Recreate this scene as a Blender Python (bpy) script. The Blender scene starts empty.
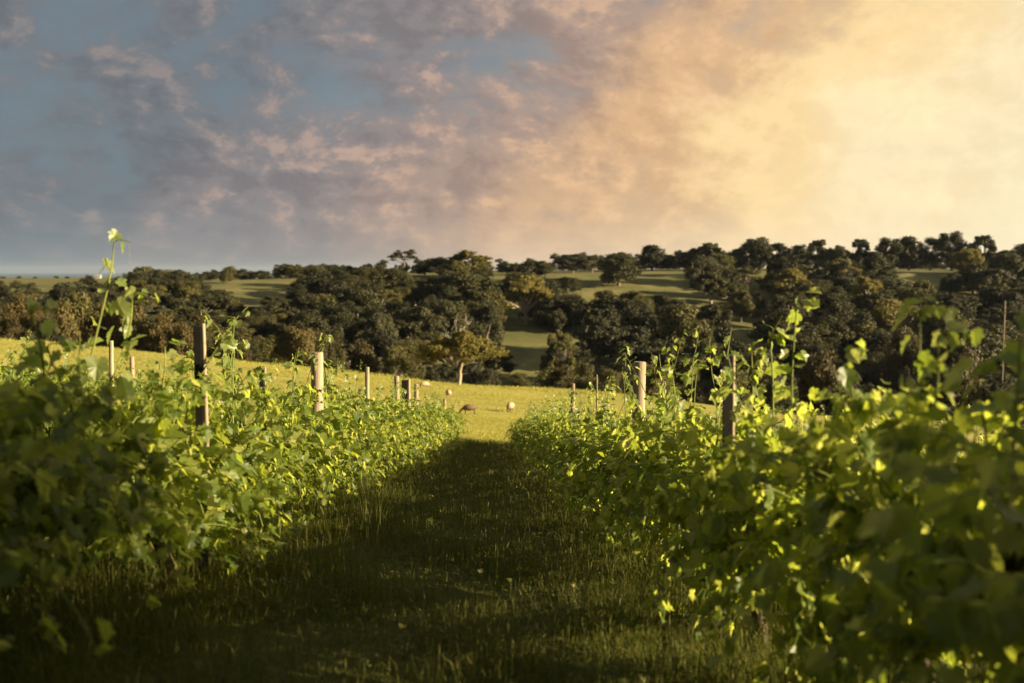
import bpy, math, random
import numpy as np
from mathutils import Vector, Matrix, Euler, noise as mnoise

S = bpy.context.scene
C = S.collection
RAD = math.radians
F = 995.0                     # focal length in pixels of the 1024 wide picture
PITCH, YAW = 4.05, 1.2        # degrees down, degrees to the right of the aisle
HOR = 271.0

# ------------------------------------------------------------------ camera
cam_d = bpy.data.cameras.new('camera')
cam = bpy.data.objects.new('camera', cam_d)
C.objects.link(cam)
cam.location = (0, 0, 0)
cam.rotation_euler = (RAD(90 - PITCH), 0, RAD(-YAW))
cam_d.sensor_width = 36.0
cam_d.lens = F * 36.0 / 1024.0
cam_d.clip_start = 0.05
cam_d.clip_end = 80000
cam_d.dof.use_dof = True
cam_d.dof.focus_distance = 9.5
cam_d.dof.aperture_fstop = 1.9
S.camera = cam

# ------------------------------------------------------------------ light
SUN_AZ, SUN_EL = 106.0, 14.5   # azimuth measured from the aisle towards the right
EXPOSURE = 2.08
SKY_GAIN = 0.268                # keeps the sky in step with the exposure
sd = bpy.data.lights.new('sun', 'SUN')
sd.energy = 5.0
sd.angle = RAD(0.6)
sd.color = (1.0, 0.80, 0.50)
sun = bpy.data.objects.new('sun', sd)
C.objects.link(sun)
sv = Vector((math.sin(RAD(SUN_AZ)) * math.cos(RAD(SUN_EL)), math.cos(RAD(SUN_AZ)) * math.cos(RAD(SUN_EL)), math.sin(RAD(SUN_EL))))
sun.rotation_euler = sv.to_track_quat('Z', 'Y').to_euler()
sun.location = (60, -10, 60)

S.view_settings.view_transform = 'Standard'
S.view_settings.look = 'None'
S.view_settings.gamma = 1.0
S.view_settings.exposure = EXPOSURE
S.view_settings.use_curve_mapping = False

world = bpy.data.worlds.new('World')
S.world = world
world.use_nodes = True


class NT:
    """small helper for node trees"""
    def __init__(self, tree):
        self.t = tree
        tree.nodes.clear()

    def n(self, typ, **kw):
        nd = self.t.nodes.new(typ)
        for k, v in kw.items():
            setattr(nd, k, v)
        return nd

    def put(self, sock, v):
        if hasattr(v, 'is_output'):
            self.t.links.new(v, sock)
        elif v is not None:
            if sock.type == 'RGBA' and len(v) == 3:
                v = (*v, 1.0)
            sock.default_value = v

    def math(self, op, a, b=None, c=None, clamp=False):
        nd = self.n('ShaderNodeMath', operation=op, use_clamp=clamp)
        for i, v in enumerate((a, b, c)):
            if v is not None:
                self.put(nd.inputs[i], v)
        return nd.outputs[0]

    def vmath(self, op, a, b=None):
        nd = self.n('ShaderNodeVectorMath', operation=op)
        self.put(nd.inputs[0], a)
        if b is not None:
            self.put(nd.inputs[1], b)
        return nd.outputs[0]

    def maprange(self, v, a, b, c=0.0, d=1.0, smooth=True):
        nd = self.n('ShaderNodeMapRange', interpolation_type='SMOOTHSTEP' if smooth else 'LINEAR')
        self.put(nd.inputs['Value'], v)
        for k, x in zip(('From Min', 'From Max', 'To Min', 'To Max'), (a, b, c, d)):
            self.put(nd.inputs[k], x)
        return nd.outputs[0]

    def noise(self, vec, scale, detail=6, rough=0.55, dist=0.0):
        nd = self.n('ShaderNodeTexNoise')
        if vec is not None:
            self.put(nd.inputs['Vector'], vec)
        nd.inputs['Scale'].default_value = scale
        nd.inputs['Detail'].default_value = detail
        nd.inputs['Roughness'].default_value = rough
        nd.inputs['Distortion'].default_value = dist
        return nd.outputs[0]

    def ramp(self, fac, stops, interp='LINEAR'):
        nd = self.n('ShaderNodeValToRGB')
        cr = nd.color_ramp
        cr.interpolation = interp
        while len(cr.elements) < len(stops):
            cr.elements.new(0.5)
        for e, (p, c) in zip(cr.elements, stops):
            e.position = p
            e.color = (*c, 1.0)
        self.put(nd.inputs[0], fac)
        return nd.outputs[0]

    def mix(self, fac, a, b, mode='MIX'):
        nd = self.n('ShaderNodeMix', data_type='RGBA', blend_type=mode)
        self.put(nd.inputs[0], fac)
        self.put(nd.inputs[6], a)
        self.put(nd.inputs[7], b)
        return nd.outputs[2]


def build_sky():
    g = NT(world.node_tree)
    tc = g.n('ShaderNodeTexCoord')
    d = tc.outputs['Generated']
    sp = g.n('ShaderNodeSeparateXYZ')
    g.put(sp.inputs[0], d)
    x, y, z = sp.outputs
    az = g.math('ARCTAN2', x, y)
    el = g.math('ARCSINE', z)
    # cloud coordinates: stretched sideways towards the horizon
    P = g.vmath('MULTIPLY', d, (1.0, 1.0, 1.6))
    warp = g.n('ShaderNodeTexNoise')
    g.put(warp.inputs['Vector'], P)
    warp.inputs['Scale'].default_value = 4.0
    warp.inputs['Detail'].default_value = 3
    wv = g.vmath('SUBTRACT', warp.outputs['Color'], (0.5, 0.5, 0.5))
    wv = g.vmath('MULTIPLY', wv, (0.07, 0.07, 0.07))
    Pw = g.vmath('ADD', P, wv)
    nb = g.noise(Pw, 6.5, 12, 0.63)
    nb2 = g.noise(g.vmath('ADD', Pw, (0.017, 0.0, 0.012)), 6.5, 12, 0.63)
    nf = g.noise(Pw, 24.0, 9, 0.66)
    nl = g.noise(g.vmath('ADD', P, (3.1, 1.7, 0.4)), 2.2, 4, 0.5)
    dens = g.math('ADD', g.math('MULTIPLY', nb, 0.74), g.math('MULTIPLY', nf, 0.26))
    dens = g.math('ADD', dens, g.math('MULTIPLY', g.math('SUBTRACT', nl, 0.5), 0.22))
    cloud = g.maprange(dens, 0.35, 0.50)
    relief = g.math('SUBTRACT', nb2, nb)      # > 0 on the side turned away from the sun
    lit = g.math('MULTIPLY', g.maprange(relief, 0.0, -0.075), g.maprange(dens, 0.40, 0.50))
    lit = g.math('MULTIPLY', lit, g.maprange(nf, 0.38, 0.60))
    # sideways position of the glow, its edge broken up by the clouds and leaning right with height
    s = g.math('ADD', az, g.math('MULTIPLY', g.math('SUBTRACT', nl, 0.5), 0.34))
    s = g.math('ADD', s, g.math('MULTIPLY', g.math('SUBTRACT', nb, 0.5), 0.26))
    s = g.math('SUBTRACT', g.math('ADD', s, -0.015), g.math('MULTIPLY', el, 0.8))
    t = g.maprange(s, -0.5, 0.5, smooth=False)
    clear = g.ramp(t, [(0.0, (0.15, 0.195, 0.235)), (0.22, (0.205, 0.24, 0.27)), (0.42, (0.36, 0.31, 0.28)),
                       (0.56, (0.66, 0.46, 0.27)), (0.68, (0.92, 0.70, 0.36)), (1.0, (0.87, 0.76, 0.50))], 'EASE')
    cl = g.ramp(t, [(0.0, (0.16, 0.172, 0.19)), (0.2, (0.23, 0.21, 0.215)), (0.40, (0.38, 0.275, 0.225)),
                    (0.55, (0.66, 0.42, 0.23)), (0.66, (0.90, 0.66, 0.33)), (0.8, (0.88, 0.73, 0.45)), (1.0, (0.87, 0.76, 0.50))], 'EASE')
    hi = g.ramp(t, [(0.0, (0.32, 0.26, 0.24)), (0.25, (0.60, 0.40, 0.30)), (0.5, (0.80, 0.50, 0.28)), (0.75, (1.0, 0.80, 0.45)), (1.0, (1.0, 0.86, 0.55))])
    sky = g.n('ShaderNodeTexSky', sky_type='NISHITA')
    sky.sun_disc = False
    sky.sun_elevation = RAD(SUN_EL)
    sky.sun_rotation = RAD(SUN_AZ)
    sky.air_density = 1.2
    sky.dust_density = 3.0
    nis = g.mix(1.0, sky.outputs[0], (0.07, 0.07, 0.07), 'MULTIPLY')
    clear = g.mix(0.12, clear, nis)
    col = g.mix(cloud, clear, cl)
    dk = g.math('MULTIPLY', g.maprange(relief, -0.01, 0.07), cloud)
    col = g.mix(g.math('MULTIPLY', dk, g.maprange(t, 0.35, 0.75, 0.48, 0.16)), col, g.mix(1.0, col, (0.66, 0.64, 0.68), 'MULTIPLY'))
    col = g.mix(g.math('MULTIPLY', lit, 0.6), col, hi)
    # lower sky: paler, thinner clouds
    lowc = g.ramp(t, [(0.0, (0.20, 0.245, 0.265)), (0.3, (0.27, 0.265, 0.265)), (0.48, (0.52, 0.39, 0.29)), (0.65, (0.88, 0.68, 0.42)), (1.0, (0.88, 0.76, 0.49))])
    col = g.mix(g.maprange(el, 0.085, 0.0, 0.0, 0.75), col, lowc)
    # overhead and behind the viewer: dull grey-blue evening cloud
    dull = g.mix(cloud, (0.26, 0.30, 0.33), (0.30, 0.29, 0.28))
    f1 = g.maprange(el, 0.32, 0.75)
    f2 = g.maprange(g.math('ABSOLUTE', az), 1.0, 1.9)
    col = g.mix(g.math('MAXIMUM', f1, f2), col, dull)
    col = g.mix(g.maprange(el, -0.02, -0.10), col, (0.05, 0.05, 0.03))
    bg = g.n('ShaderNodeBackground')
    g.put(bg.inputs[0], col)
    bg.inputs[1].default_value = SKY_GAIN
    out = g.n('ShaderNodeOutputWorld')
    g.t.links.new(bg.outputs[0], out.inputs[0])


build_sky()
try:
    S.cycles.max_bounces = 8
    S.cycles.transparent_max_bounces = 8
    S.cycles.use_adaptive_sampling = False
    S.cycles.use_denoising = True
except Exception:
    pass
world.cycles.sampling_method = 'AUTOMATIC'


# ------------------------------------------------------------------ mesh helpers
class MB:
    """collects shapes; build() links them as ONE mesh object"""
    def __init__(self):
        self.v, self.f, self.m, self.nv, self.sm = [], [], [], 0, []

    def add(self, verts, faces, mat=0, smooth=False):
        verts = np.asarray(verts, dtype=np.float64).reshape(-1, 3)
        faces = np.asarray(faces, dtype=np.int64)
        self.v.append(verts)
        self.f.append(faces + self.nv)
        self.m.append(mat)
        self.sm.append(smooth)
        self.nv += len(verts)

    def tube(self, pts, radii, n=8, mat=0, cap=True, smooth=True, wob=0.0, rng=None):
        pts = [Vector(p) for p in pts]
        rings = []
        up = Vector((0.31, 0.17, 0.93)).normalized()
        for i, p in enumerate(pts):
            t = (pts[min(i + 1, len(pts) - 1)] - pts[max(i - 1, 0)])
            t = t.normalized() if t.length > 1e-9 else Vector((0, 0, 1))
            a = t.cross(up)
            if a.length < 0.05:
                a = t.cross(Vector((1, 0, 0)))
            a.normalize()
            b = t.cross(a)
            for k in range(n):
                an = 2 * math.pi * k / n
                r = radii[i] * (1 + (rng.uniform(-wob, wob) if wob and rng else 0))
                rings.append(p + a * math.cos(an) * r + b * math.sin(an) * r)
        faces = []
        for i in range(len(pts) - 1):
            for k in range(n):
                faces.append((i * n + k, i * n + (k + 1) % n, (i + 1) * n + (k + 1) % n, (i + 1) * n + k))
        self.add([tuple(q) for q in rings], faces, mat, smooth)
        if cap:
            top = len(pts) - 1
            ring = [tuple(q) for q in rings[top * n:]]
            c = tuple(pts[top])
            self.add(ring + [c], [(k, (k + 1) % n, n) for k in range(n)], mat, False)

    def box(self, c, s, mat=0, rot=None):
        c = Vector(c)
        v = []
        for dz in (-1, 1):
            for dx, dy in ((-1, -1), (1, -1), (1, 1), (-1, 1)):
                p = Vector((dx * s[0] / 2, dy * s[1] / 2, dz * s[2] / 2))
                if rot is not None:
                    p = rot @ p
                v.append(tuple(c + p))
        self.add(v, [(3, 2, 1, 0), (4, 5, 6, 7), (0, 1, 5, 4), (1, 2, 6, 5), (2, 3, 7, 6), (3, 0, 4, 7)], mat)

    def mesh(self, name, mats):
        me = bpy.data.meshes.new(name)
        V = np.concatenate(self.v).astype(np.float32)
        loops = np.concatenate([f.ravel() for f in self.f]).astype(np.int32)
        tot = np.concatenate([np.full(len(f), f.shape[1]) for f in self.f]).astype(np.int32)
        mi = np.concatenate([np.full(len(f), m) for f, m in zip(self.f, self.m)]).astype(np.int32)
        sm = np.concatenate([np.full(len(f), s) for f, s in zip(self.f, self.sm)]).astype(bool)
        st = np.zeros(len(tot), dtype=np.int32)
        st[1:] = np.cumsum(tot)[:-1]
        me.vertices.add(len(V))
        me.vertices.foreach_set('co', V.ravel())
        me.loops.add(len(loops))
        me.loops.foreach_set('vertex_index', loops)
        me.polygons.add(len(tot))
        me.polygons.foreach_set('loop_start', st)
        me.polygons.foreach_set('material_index', mi)
        me.polygons.foreach_set('use_smooth', sm)
        for m in mats:
            me.materials.append(m)
        me.update(calc_edges=True)
        me.validate()
        return me

    def build(self, name, mats, parent=None):
        o = bpy.data.objects.new(name, self.mesh(name, mats if isinstance(mats, (list, tuple)) else [mats]))
        C.objects.link(o)
        o.parent = parent
        return o


def tag(o, label=None, cat=None, group=None, kind=None):
    if label: o['label'] = label
    if cat: o['category'] = cat
    if group: o['group'] = group
    if kind: o['kind'] = kind
    return o


def thing(name, label, cat, loc=(0, 0, 0), group=None):
    o = bpy.data.objects.new(name, None)
    C.objects.link(o)
    o.empty_display_size = 0.2
    o.location = loc
    return tag(o, label, cat, group)


def copy_tree(o, parent=None):
    c = o.copy()
    C.objects.link(c)
    c.parent = parent
    for ch in list(o.children):
        copy_tree(ch, c)
    return c


def unit(a):
    n = np.linalg.norm(a, axis=-1, keepdims=True)
    return a / np.maximum(n, 1e-9)


def scatter(T, faces, pos, nrm, tip, size):
    """copies of a little template (x side, y tip, z normal) as one vertex / face array"""
    nrm = unit(nrm)
    tip = unit(tip - (tip * nrm).sum(-1, keepdims=True) * nrm)
    side = np.cross(tip, nrm)
    T = np.asarray(T)
    V = pos[:, None, :] + size[:, None, None] * (T[None, :, 0:1] * side[:, None, :] + T[None, :, 1:2] * tip[:, None, :] + T[None, :, 2:3] * nrm[:, None, :])
    k = len(T)
    faces = np.asarray(faces)
    Fs = faces[None] + (np.arange(len(pos)) * k)[:, None, None]
    return V.reshape(-1, 3), Fs.reshape(-1, faces.shape[1])


# ------------------------------------------------------------------ terrain
def sstep(a, b, x):
    t = np.clip((x - a) / (b - a), 0, 1)
    return t * t * (3 - 2 * t)


def px_at(x, y):
    """rough picture column of a point far ahead (used to lay out the ridge heights)"""
    return 512 + F * np.tan(np.arctan2(x, y) - RAD(YAW))


LIP_PX = np.array([-900, 0, 110, 250, 320, 400, 450, 520, 600, 680, 780, 900, 1024, 1900])
LIP_PY = np.array([287, 284.5, 283, 280, 278, 276, 275, 275.5, 275.5, 274, 273, 272, 273, 274])


def height(x, y):
    x = np.asarray(x, dtype=np.float64)
    y = np.asarray(y, dtype=np.float64)
    cross = np.where(x < 0, 0.098 * 260 * np.tanh(x / 260), 0.096 * 150 * np.tanh(x / 150))
    yc = np.clip(y, -70, 38)
    g = 0.147 * yc
    yy = np.clip(y - 38, 0, 152)
    g = g + 0.102 * yy
    und = 0.25 * np.sin(x * 0.11 + 1.3) * np.sin(y * 0.09) * sstep(45, 80, y) + 0.5 * np.sin(x * 0.031 + y * 0.02) * sstep(60, 140, y)
    mead = -1.05 - cross - g + und
    m190 = -1.05 - cross - (0.147 * 38 + 0.102 * 152)
    floor = m190 - 19
    edge = 190 + 7 * np.sin(x * 0.035 + 0.6) + 4 * np.sin(x * 0.09)
    d1 = sstep(edge, edge + 70, y)
    z = mead * (1 - d1) + floor * d1
    lx = np.arctan2(x, np.full_like(x, 505.0)) * 0 + 512 + F * np.tan(np.arctan2(x, 505.0) - RAD(YAW))
    lip = -(np.interp(lx, LIP_PX, LIP_PY) - HOR) / F * 505.0
    s = np.clip((y - 285) / 220.0, 0, 1)
    s = s + 0.03 * np.sin(s * math.pi) * np.sin(x * 0.04)
    roll = 1.6 * np.sin(x * 0.028 + y * 0.011) * np.sin(math.pi * np.clip((y - 285) / 220.0, 0, 1))
    hill = floor + (lip - floor) * s + roll
    right = sstep(-150, -30, x)
    hill = hill + np.clip(y - 505, 0, 135) * 0.02 * right
    d2 = sstep(262, 300, y)
    z = z * (1 - d2) + hill * d2
    far = sstep(1150, 2400, y)
    z = z * (1 - far) + (-75.0) * far
    # an unseen wooded rise, added on the right to keep evening sun off the valley
    z = z + 30.0 * np.exp(-((x - 400) / 125.0) ** 2 - ((y - 305) / 105.0) ** 2) * sstep(0.0, 90.0, x - 0.56 * y - 22)
    # the vineyard's side lands level out far to either side
    wide = sstep(700, 2500, np.abs(x))
    z = z * (1 - wide) + np.where(y > 1100, -75.0, -14.0) * wide * 1.0
    return z


def hz(x, y):
    return float(height(np.array([x]), np.array([y]))[0])


def x_at(px, y):
    return y * math.tan(math.atan((px - 512) / F) + RAD(YAW))


def on_ground(px, py, lo=20.0, hi=1100.0):
    """first point of the terrain along the sight line through a pixel"""
    for d in np.arange(lo, hi, 1.0):
        x = x_at(px, d)
        if hz(x, d) >= -(py - HOR) / F * d:
            return x, float(d)
    return x_at(px, hi), hi


rng = random.Random(7)
nr = np.random.default_rng(11)

# ------------------------------------------------------------------ materials
def new_mat(name):
    m = bpy.data.materials.new(name)
    m.use_nodes = True
    g = NT(m.node_tree)
    out = g.n('ShaderNodeOutputMaterial')
    return m, g, out


def ground_mat():
    m, g, out = new_mat('ground_grass')
    geo = g.n('ShaderNodeNewGeometry')
    P = geo.outputs['Position']
    sp = g.n('ShaderNodeSeparateXYZ')
    g.put(sp.inputs[0], P)
    y = sp.outputs[1]
    n1 = g.noise(P, 0.05, 6, 0.6)
    n2 = g.noise(P, 0.9, 6, 0.65)
    n3 = g.noise(P, 9.0, 5, 0.7)
    turf = g.ramp(g.math('ADD', g.math('MULTIPLY', n1, 0.5), g.math('MULTIPLY', n2, 0.5)),
                  [(0.3, (0.18, 0.185, 0.035)), (0.48, (0.28, 0.255, 0.055)), (0.62, (0.38, 0.32, 0.09))])
    turf = g.mix(g.maprange(n3, 0.35, 0.7, 0.0, 0.45), turf, (0.12, 0.125, 0.022))
    n4 = g.noise(g.vmath('MULTIPLY', P, (0.07, 0.32, 0.3)), 1.0, 6, 0.6, 0.5)
    turf = g.mix(g.maprange(n4, 0.45, 0.68, 0.0, 0.6), turf, (0.145, 0.135, 0.026))
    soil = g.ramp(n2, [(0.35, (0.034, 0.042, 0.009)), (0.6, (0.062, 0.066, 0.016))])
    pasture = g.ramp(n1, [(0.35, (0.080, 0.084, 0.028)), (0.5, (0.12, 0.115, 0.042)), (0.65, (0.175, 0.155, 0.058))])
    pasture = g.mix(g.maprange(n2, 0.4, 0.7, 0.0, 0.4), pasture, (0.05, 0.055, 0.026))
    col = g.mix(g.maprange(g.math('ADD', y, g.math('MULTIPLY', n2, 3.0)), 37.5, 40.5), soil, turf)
    col = g.mix(g.maprange(y, 190, 240), col, pasture)
    b = g.n('ShaderNodeBsdfPrincipled')
    g.put(b.inputs['Base Color'], col)
    b.inputs['Roughness'].default_value = 0.9
    b.inputs['Specular IOR Level'].default_value = 0.1
    bump = g.n('ShaderNodeBump')
    bump.inputs['Strength'].default_value = 0.6
    bump.inputs['Distance'].default_value = 0.15
    g.put(bump.inputs['Height'], g.math('ADD', g.math('MULTIPLY', n2, 0.6), g.math('MULTIPLY', n3, 0.4)))
    g.put(b.inputs['Normal'], bump.outputs[0])
    g.t.links.new(b.outputs[0], out.inputs[0])
    return m


def leaf_mat(name, stops, transl, tfac=0.45, rough=0.42, spec=0.5, objvar=0.0):
    m, g, out = new_mat(name)
    geo = g.n('ShaderNodeNewGeometry')
    r = geo.outputs['Random Per Island']
    col = g.ramp(r, stops)
    tcol = g.ramp(r, transl)
    if objvar:
        oi = g.n('ShaderNodeObjectInfo')
        rr = oi.outputs['Random']
        col = g.mix(g.math('MULTIPLY', rr, objvar), col, (0.075, 0.068, 0.018))
        k = g.maprange(g.math('FRACT', g.math('MULTIPLY', rr, 7.31)), 0, 1, 0.6, 1.5, smooth=False)
        hv = g.n('ShaderNodeHueSaturation')
        g.put(hv.inputs['Color'], col)
        g.put(hv.inputs['Value'], k)
        col = hv.outputs[0]
    b = g.n('ShaderNodeBsdfPrincipled')
    g.put(b.inputs['Base Color'], col)
    b.inputs['Roughness'].default_value = rough
    b.inputs['Specular IOR Level'].default_value = spec
    t = g.n('ShaderNodeBsdfTranslucent')
    g.put(t.inputs[0], tcol)
    mx = g.n('ShaderNodeMixShader')
    mx.inputs[0].default_value = tfac
    g.t.links.new(b.outputs[0], mx.inputs[1])
    g.t.links.new(t.outputs[0], mx.inputs[2])
    g.t.links.new(mx.outputs[0], out.inputs[0])
    return m


def bark_mat(name, c1, c2, scale=6.0, rough=0.85, stretch=(1, 1, 0.15)):
    m, g, out = new_mat(name)
    tc = g.n('ShaderNodeTexCoord')
    P = g.vmath('MULTIPLY', tc.outputs['Object'], stretch)
    n1 = g.noise(P, scale, 7, 0.65, 0.3)
    n2 = g.noise(P, scale * 5, 4, 0.6)
    f = g.math('ADD', g.math('MULTIPLY', n1, 0.7), g.math('MULTIPLY', n2, 0.3))
    col = g.ramp(f, [(0.36, c1), (0.62, c2)])
    b = g.n('ShaderNodeBsdfPrincipled')
    g.put(b.inputs['Base Color'], col)
    b.inputs['Roughness'].default_value = rough
    b.inputs['Specular IOR Level'].default_value = 0.25
    bump = g.n('ShaderNodeBump')
    bump.inputs['Strength'].default_value = 0.5
    bump.inputs['Distance'].default_value = 0.02
    g.put(bump.inputs['Height'], f)
    g.put(b.inputs['Normal'], bump.outputs[0])
    g.t.links.new(b.outputs[0], out.inputs[0])
    return m


def plain_mat(name, col, rough=0.7, metal=0.0):
    m, g, out = new_mat(name)
    tc = g.n('ShaderNodeTexCoord')
    n1 = g.noise(tc.outputs['Object'], 7.0, 5, 0.6)
    c = g.mix(g.maprange(n1, 0.3, 0.7), tuple(v * 0.75 for v in col), tuple(min(1, v * 1.15) for v in col))
    b = g.n('ShaderNodeBsdfPrincipled')
    g.put(b.inputs['Base Color'], c)
    b.inputs['Roughness'].default_value = rough
    b.inputs['Metallic'].default_value = metal
    b.inputs['Specular IOR Level'].default_value = 0.12
    g.t.links.new(b.outputs[0], out.inputs[0])
    return m


M_ground = ground_mat()
M_vine = leaf_mat('vine_leaf',
                  [(0.0, (0.05, 0.082, 0.013)), (0.4, (0.08, 0.118, 0.017)), (0.8, (0.125, 0.155, 0.025)), (1.0, (0.20, 0.205, 0.06))],
                  [(0.0, (0.27, 0.34, 0.03)), (0.5, (0.43, 0.48, 0.05)), (1.0, (0.56, 0.58, 0.13))], 0.55, 0.45, 0.32)
M_tip = leaf_mat('vine_young_leaf',
                 [(0.0, (0.10, 0.15, 0.03)), (1.0, (0.20, 0.21, 0.07))],
                 [(0.0, (0.30, 0.40, 0.03)), (1.0, (0.50, 0.52, 0.12))], 0.5, 0.4, 0.5)
M_shoot = plain_mat('vine_shoot_green', (0.13, 0.15, 0.035), 0.5)
M_vinebark = bark_mat('vine_bark', (0.028, 0.02, 0.012), (0.10, 0.075, 0.05), 18)
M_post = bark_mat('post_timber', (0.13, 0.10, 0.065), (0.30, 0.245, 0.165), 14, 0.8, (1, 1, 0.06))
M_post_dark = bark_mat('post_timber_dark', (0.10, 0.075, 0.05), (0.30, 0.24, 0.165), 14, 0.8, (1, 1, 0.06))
M_steel = plain_mat('stake_steel', (0.010, 0.009, 0.008), 0.55, 0.0)
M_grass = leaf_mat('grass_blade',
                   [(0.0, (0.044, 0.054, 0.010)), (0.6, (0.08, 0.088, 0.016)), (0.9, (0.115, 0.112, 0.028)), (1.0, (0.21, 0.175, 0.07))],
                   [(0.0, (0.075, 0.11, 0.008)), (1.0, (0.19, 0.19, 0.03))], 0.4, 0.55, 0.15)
M_mead = leaf_mat('meadow_blade',
                  [(0.0, (0.17, 0.18, 0.03)), (0.6, (0.25, 0.235, 0.045)), (1.0, (0.36, 0.31, 0.09))],
                  [(0.0, (0.26, 0.28, 0.02)), (1.0, (0.40, 0.36, 0.06))], 0.4, 0.6, 0.2)
TREE_T = [(0.0, (0.04, 0.044, 0.010)), (1.0, (0.085, 0.076, 0.017))]
M_dark = leaf_mat('tree_leaf_dark', [(0.0, (0.010, 0.012, 0.005)), (1.0, (0.028, 0.029, 0.009))], TREE_T, 0.22, 0.6, 0.25, 0.25)
M_olive = leaf_mat('tree_leaf_olive', [(0.0, (0.026, 0.028, 0.008)), (1.0, (0.080, 0.070, 0.015))], TREE_T, 0.25, 0.6, 0.25, 0.3)
M_sunlit = leaf_mat('tree_leaf_sunlit', [(0.0, (0.065, 0.06, 0.014)), (1.0, (0.155, 0.125, 0.026))], [(0.0, (0.12, 0.11, 0.015)), (1.0, (0.22, 0.18, 0.03))], 0.3, 0.6, 0.25, 0.2)  # brighter copy of the olive leaf: golden sunlight put into the colour
M_grey = leaf_mat('tree_leaf_grey', [(0.0, (0.034, 0.038, 0.018)), (1.0, (0.070, 0.070, 0.032))], TREE_T, 0.22, 0.6, 0.25, 0.2)
M_brown = leaf_mat('tree_leaf_bronze', [(0.0, (0.036, 0.027, 0.008)), (1.0, (0.085, 0.062, 0.016))], TREE_T, 0.25, 0.6, 0.25, 0.3)
M_bark = bark_mat('gum_bark', (0.07, 0.055, 0.04), (0.22, 0.18, 0.135), 3)
M_palegum = bark_mat('gum_bark_grey', (0.16, 0.135, 0.10), (0.36, 0.31, 0.24), 3)
M_pale = bark_mat('gum_bark_pale', (0.15, 0.12, 0.08), (0.32, 0.26, 0.18), 3)


# ------------------------------------------------------------------ the land
def build_ground():
    ys = np.concatenate([np.arange(-3000, -200, 400), np.arange(-200, -12, 12), np.arange(-12, 60, 1.0), np.arange(60, 200, 2.0),
                         np.arange(200, 620, 5.0), np.arange(620, 1200, 20), np.arange(1200, 3000, 100), [3500, 4500, 6000]])
    xp = np.concatenate([np.arange(0, 12, 1.0), np.arange(12, 140, 3.0), np.arange(140, 420, 7.0), np.arange(420, 1000, 40), np.arange(1000, 3000, 250), [3500, 4500, 6500, 9000]])
    xs = np.concatenate([-xp[:0:-1], xp])
    X, Y = np.meshgrid(xs, ys)
    Z = height(X, Y)
    nx, ny = len(xs), len(ys)
    idx = np.arange(nx * ny).reshape(ny, nx)
    f = np.stack([idx[:-1, :-1], idx[:-1, 1:], idx[1:, 1:], idx[1:, :-1]], -1).reshape(-1, 4)
    mb = MB()
    mb.add(np.stack([X, Y, Z], -1).reshape(-1, 3), f, 0, True)
    o = mb.build('ground', M_ground)
    return tag(o, kind='structure')


build_ground()


def build_water():
    m, g, out = new_mat('sea_water')
    b = g.n('ShaderNodeBsdfPrincipled')
    b.inputs['Base Color'].default_value = (0.03, 0.075, 0.095, 1)
    b.inputs['Roughness'].default_value = 0.35
    geo = g.n('ShaderNodeNewGeometry')
    n1 = g.noise(geo.outputs['Position'], 0.01, 5, 0.6)
    bump = g.n('ShaderNodeBump')
    bump.inputs['Strength'].default_value = 0.3
    bump.inputs['Distance'].default_value = 5
    g.put(bump.inputs['Height'], n1)
    g.put(b.inputs['Normal'], bump.outputs[0])
    g.t.links.new(b.outputs[0], out.inputs[0])
    mb = MB()
    xs = np.linspace(-30000, 30000, 9)
    ys = np.linspace(1500, 30000, 9)
    X, Y = np.meshgrid(xs, ys)
    idx = np.arange(81).reshape(9, 9)
    f = np.stack([idx[:-1, :-1], idx[:-1, 1:], idx[1:, 1:], idx[1:, :-1]], -1).reshape(-1, 4)
    mb.add(np.stack([X, Y, np.full_like(X, -68.0)], -1).reshape(-1, 3), f)
    tag(mb.build('sea', m), kind='structure')


build_water()

def build_haze():
    m, g, out = new_mat('haze_air')
    v = g.n('ShaderNodeVolumePrincipled')
    v.inputs['Color'].default_value = (0.55, 0.66, 0.80, 1)
    v.inputs['Density'].default_value = HAZE
    v.inputs['Anisotropy'].default_value = 0.3
    g.t.links.new(v.outputs[0], out.inputs['Volume'])
    mb = MB()
    mb.box((0, 13500, 22), (64000, 35000, 202))
    o = mb.build('haze', m)
    tag(o, 'thin evening haze lying over the valley and the far plain', kind='stuff')


HAZE = 0.00002
if HAZE:
    build_haze()

# ------------------------------------------------------------------ trees
CARD = np.array([(-0.5, 0, 0), (0.0, -0.16, 0.05), (0.5, 0, 0), (0.42, 0.55, 0.06), (0, 0.95, 0.0), (-0.38, 0.5, -0.05)])
CARD_F = np.array([(0, 1, 2, 3), (0, 3, 4, 5)])


def clump(mb, c, r, n, leaf, rg, flat=0.75, mat=0):
    """a spray of leaf-sized faces filling a ragged lump"""
    d = unit(rg.normal(size=(n, 3)))
    rad = rg.uniform(0.35, 1.08, n) ** 0.55
    lump = 1 + 0.28 * np.sin(d[:, 0] * 5 + c[0] * 9) * np.sin(d[:, 1] * 5 + c[1] * 7) + 0.2 * np.sin(d[:, 2] * 7 + c[2] * 5)
    p = np.array(c) + d * (rad * lump)[:, None] * np.array([r, r, r * flat])
    nrm = unit(d + rg.normal(size=(n, 3)) * 0.75 + np.array([0, 0, 0.35]))
    tip = rg.normal(size=(n, 3)) + np.array([0, 0, -0.8])
    V, Fc = scatter(CARD, CARD_F, p, nrm, tip, leaf * rg.uniform(0.6, 1.35, n))
    mb.add(V, Fc, mat)


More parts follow.
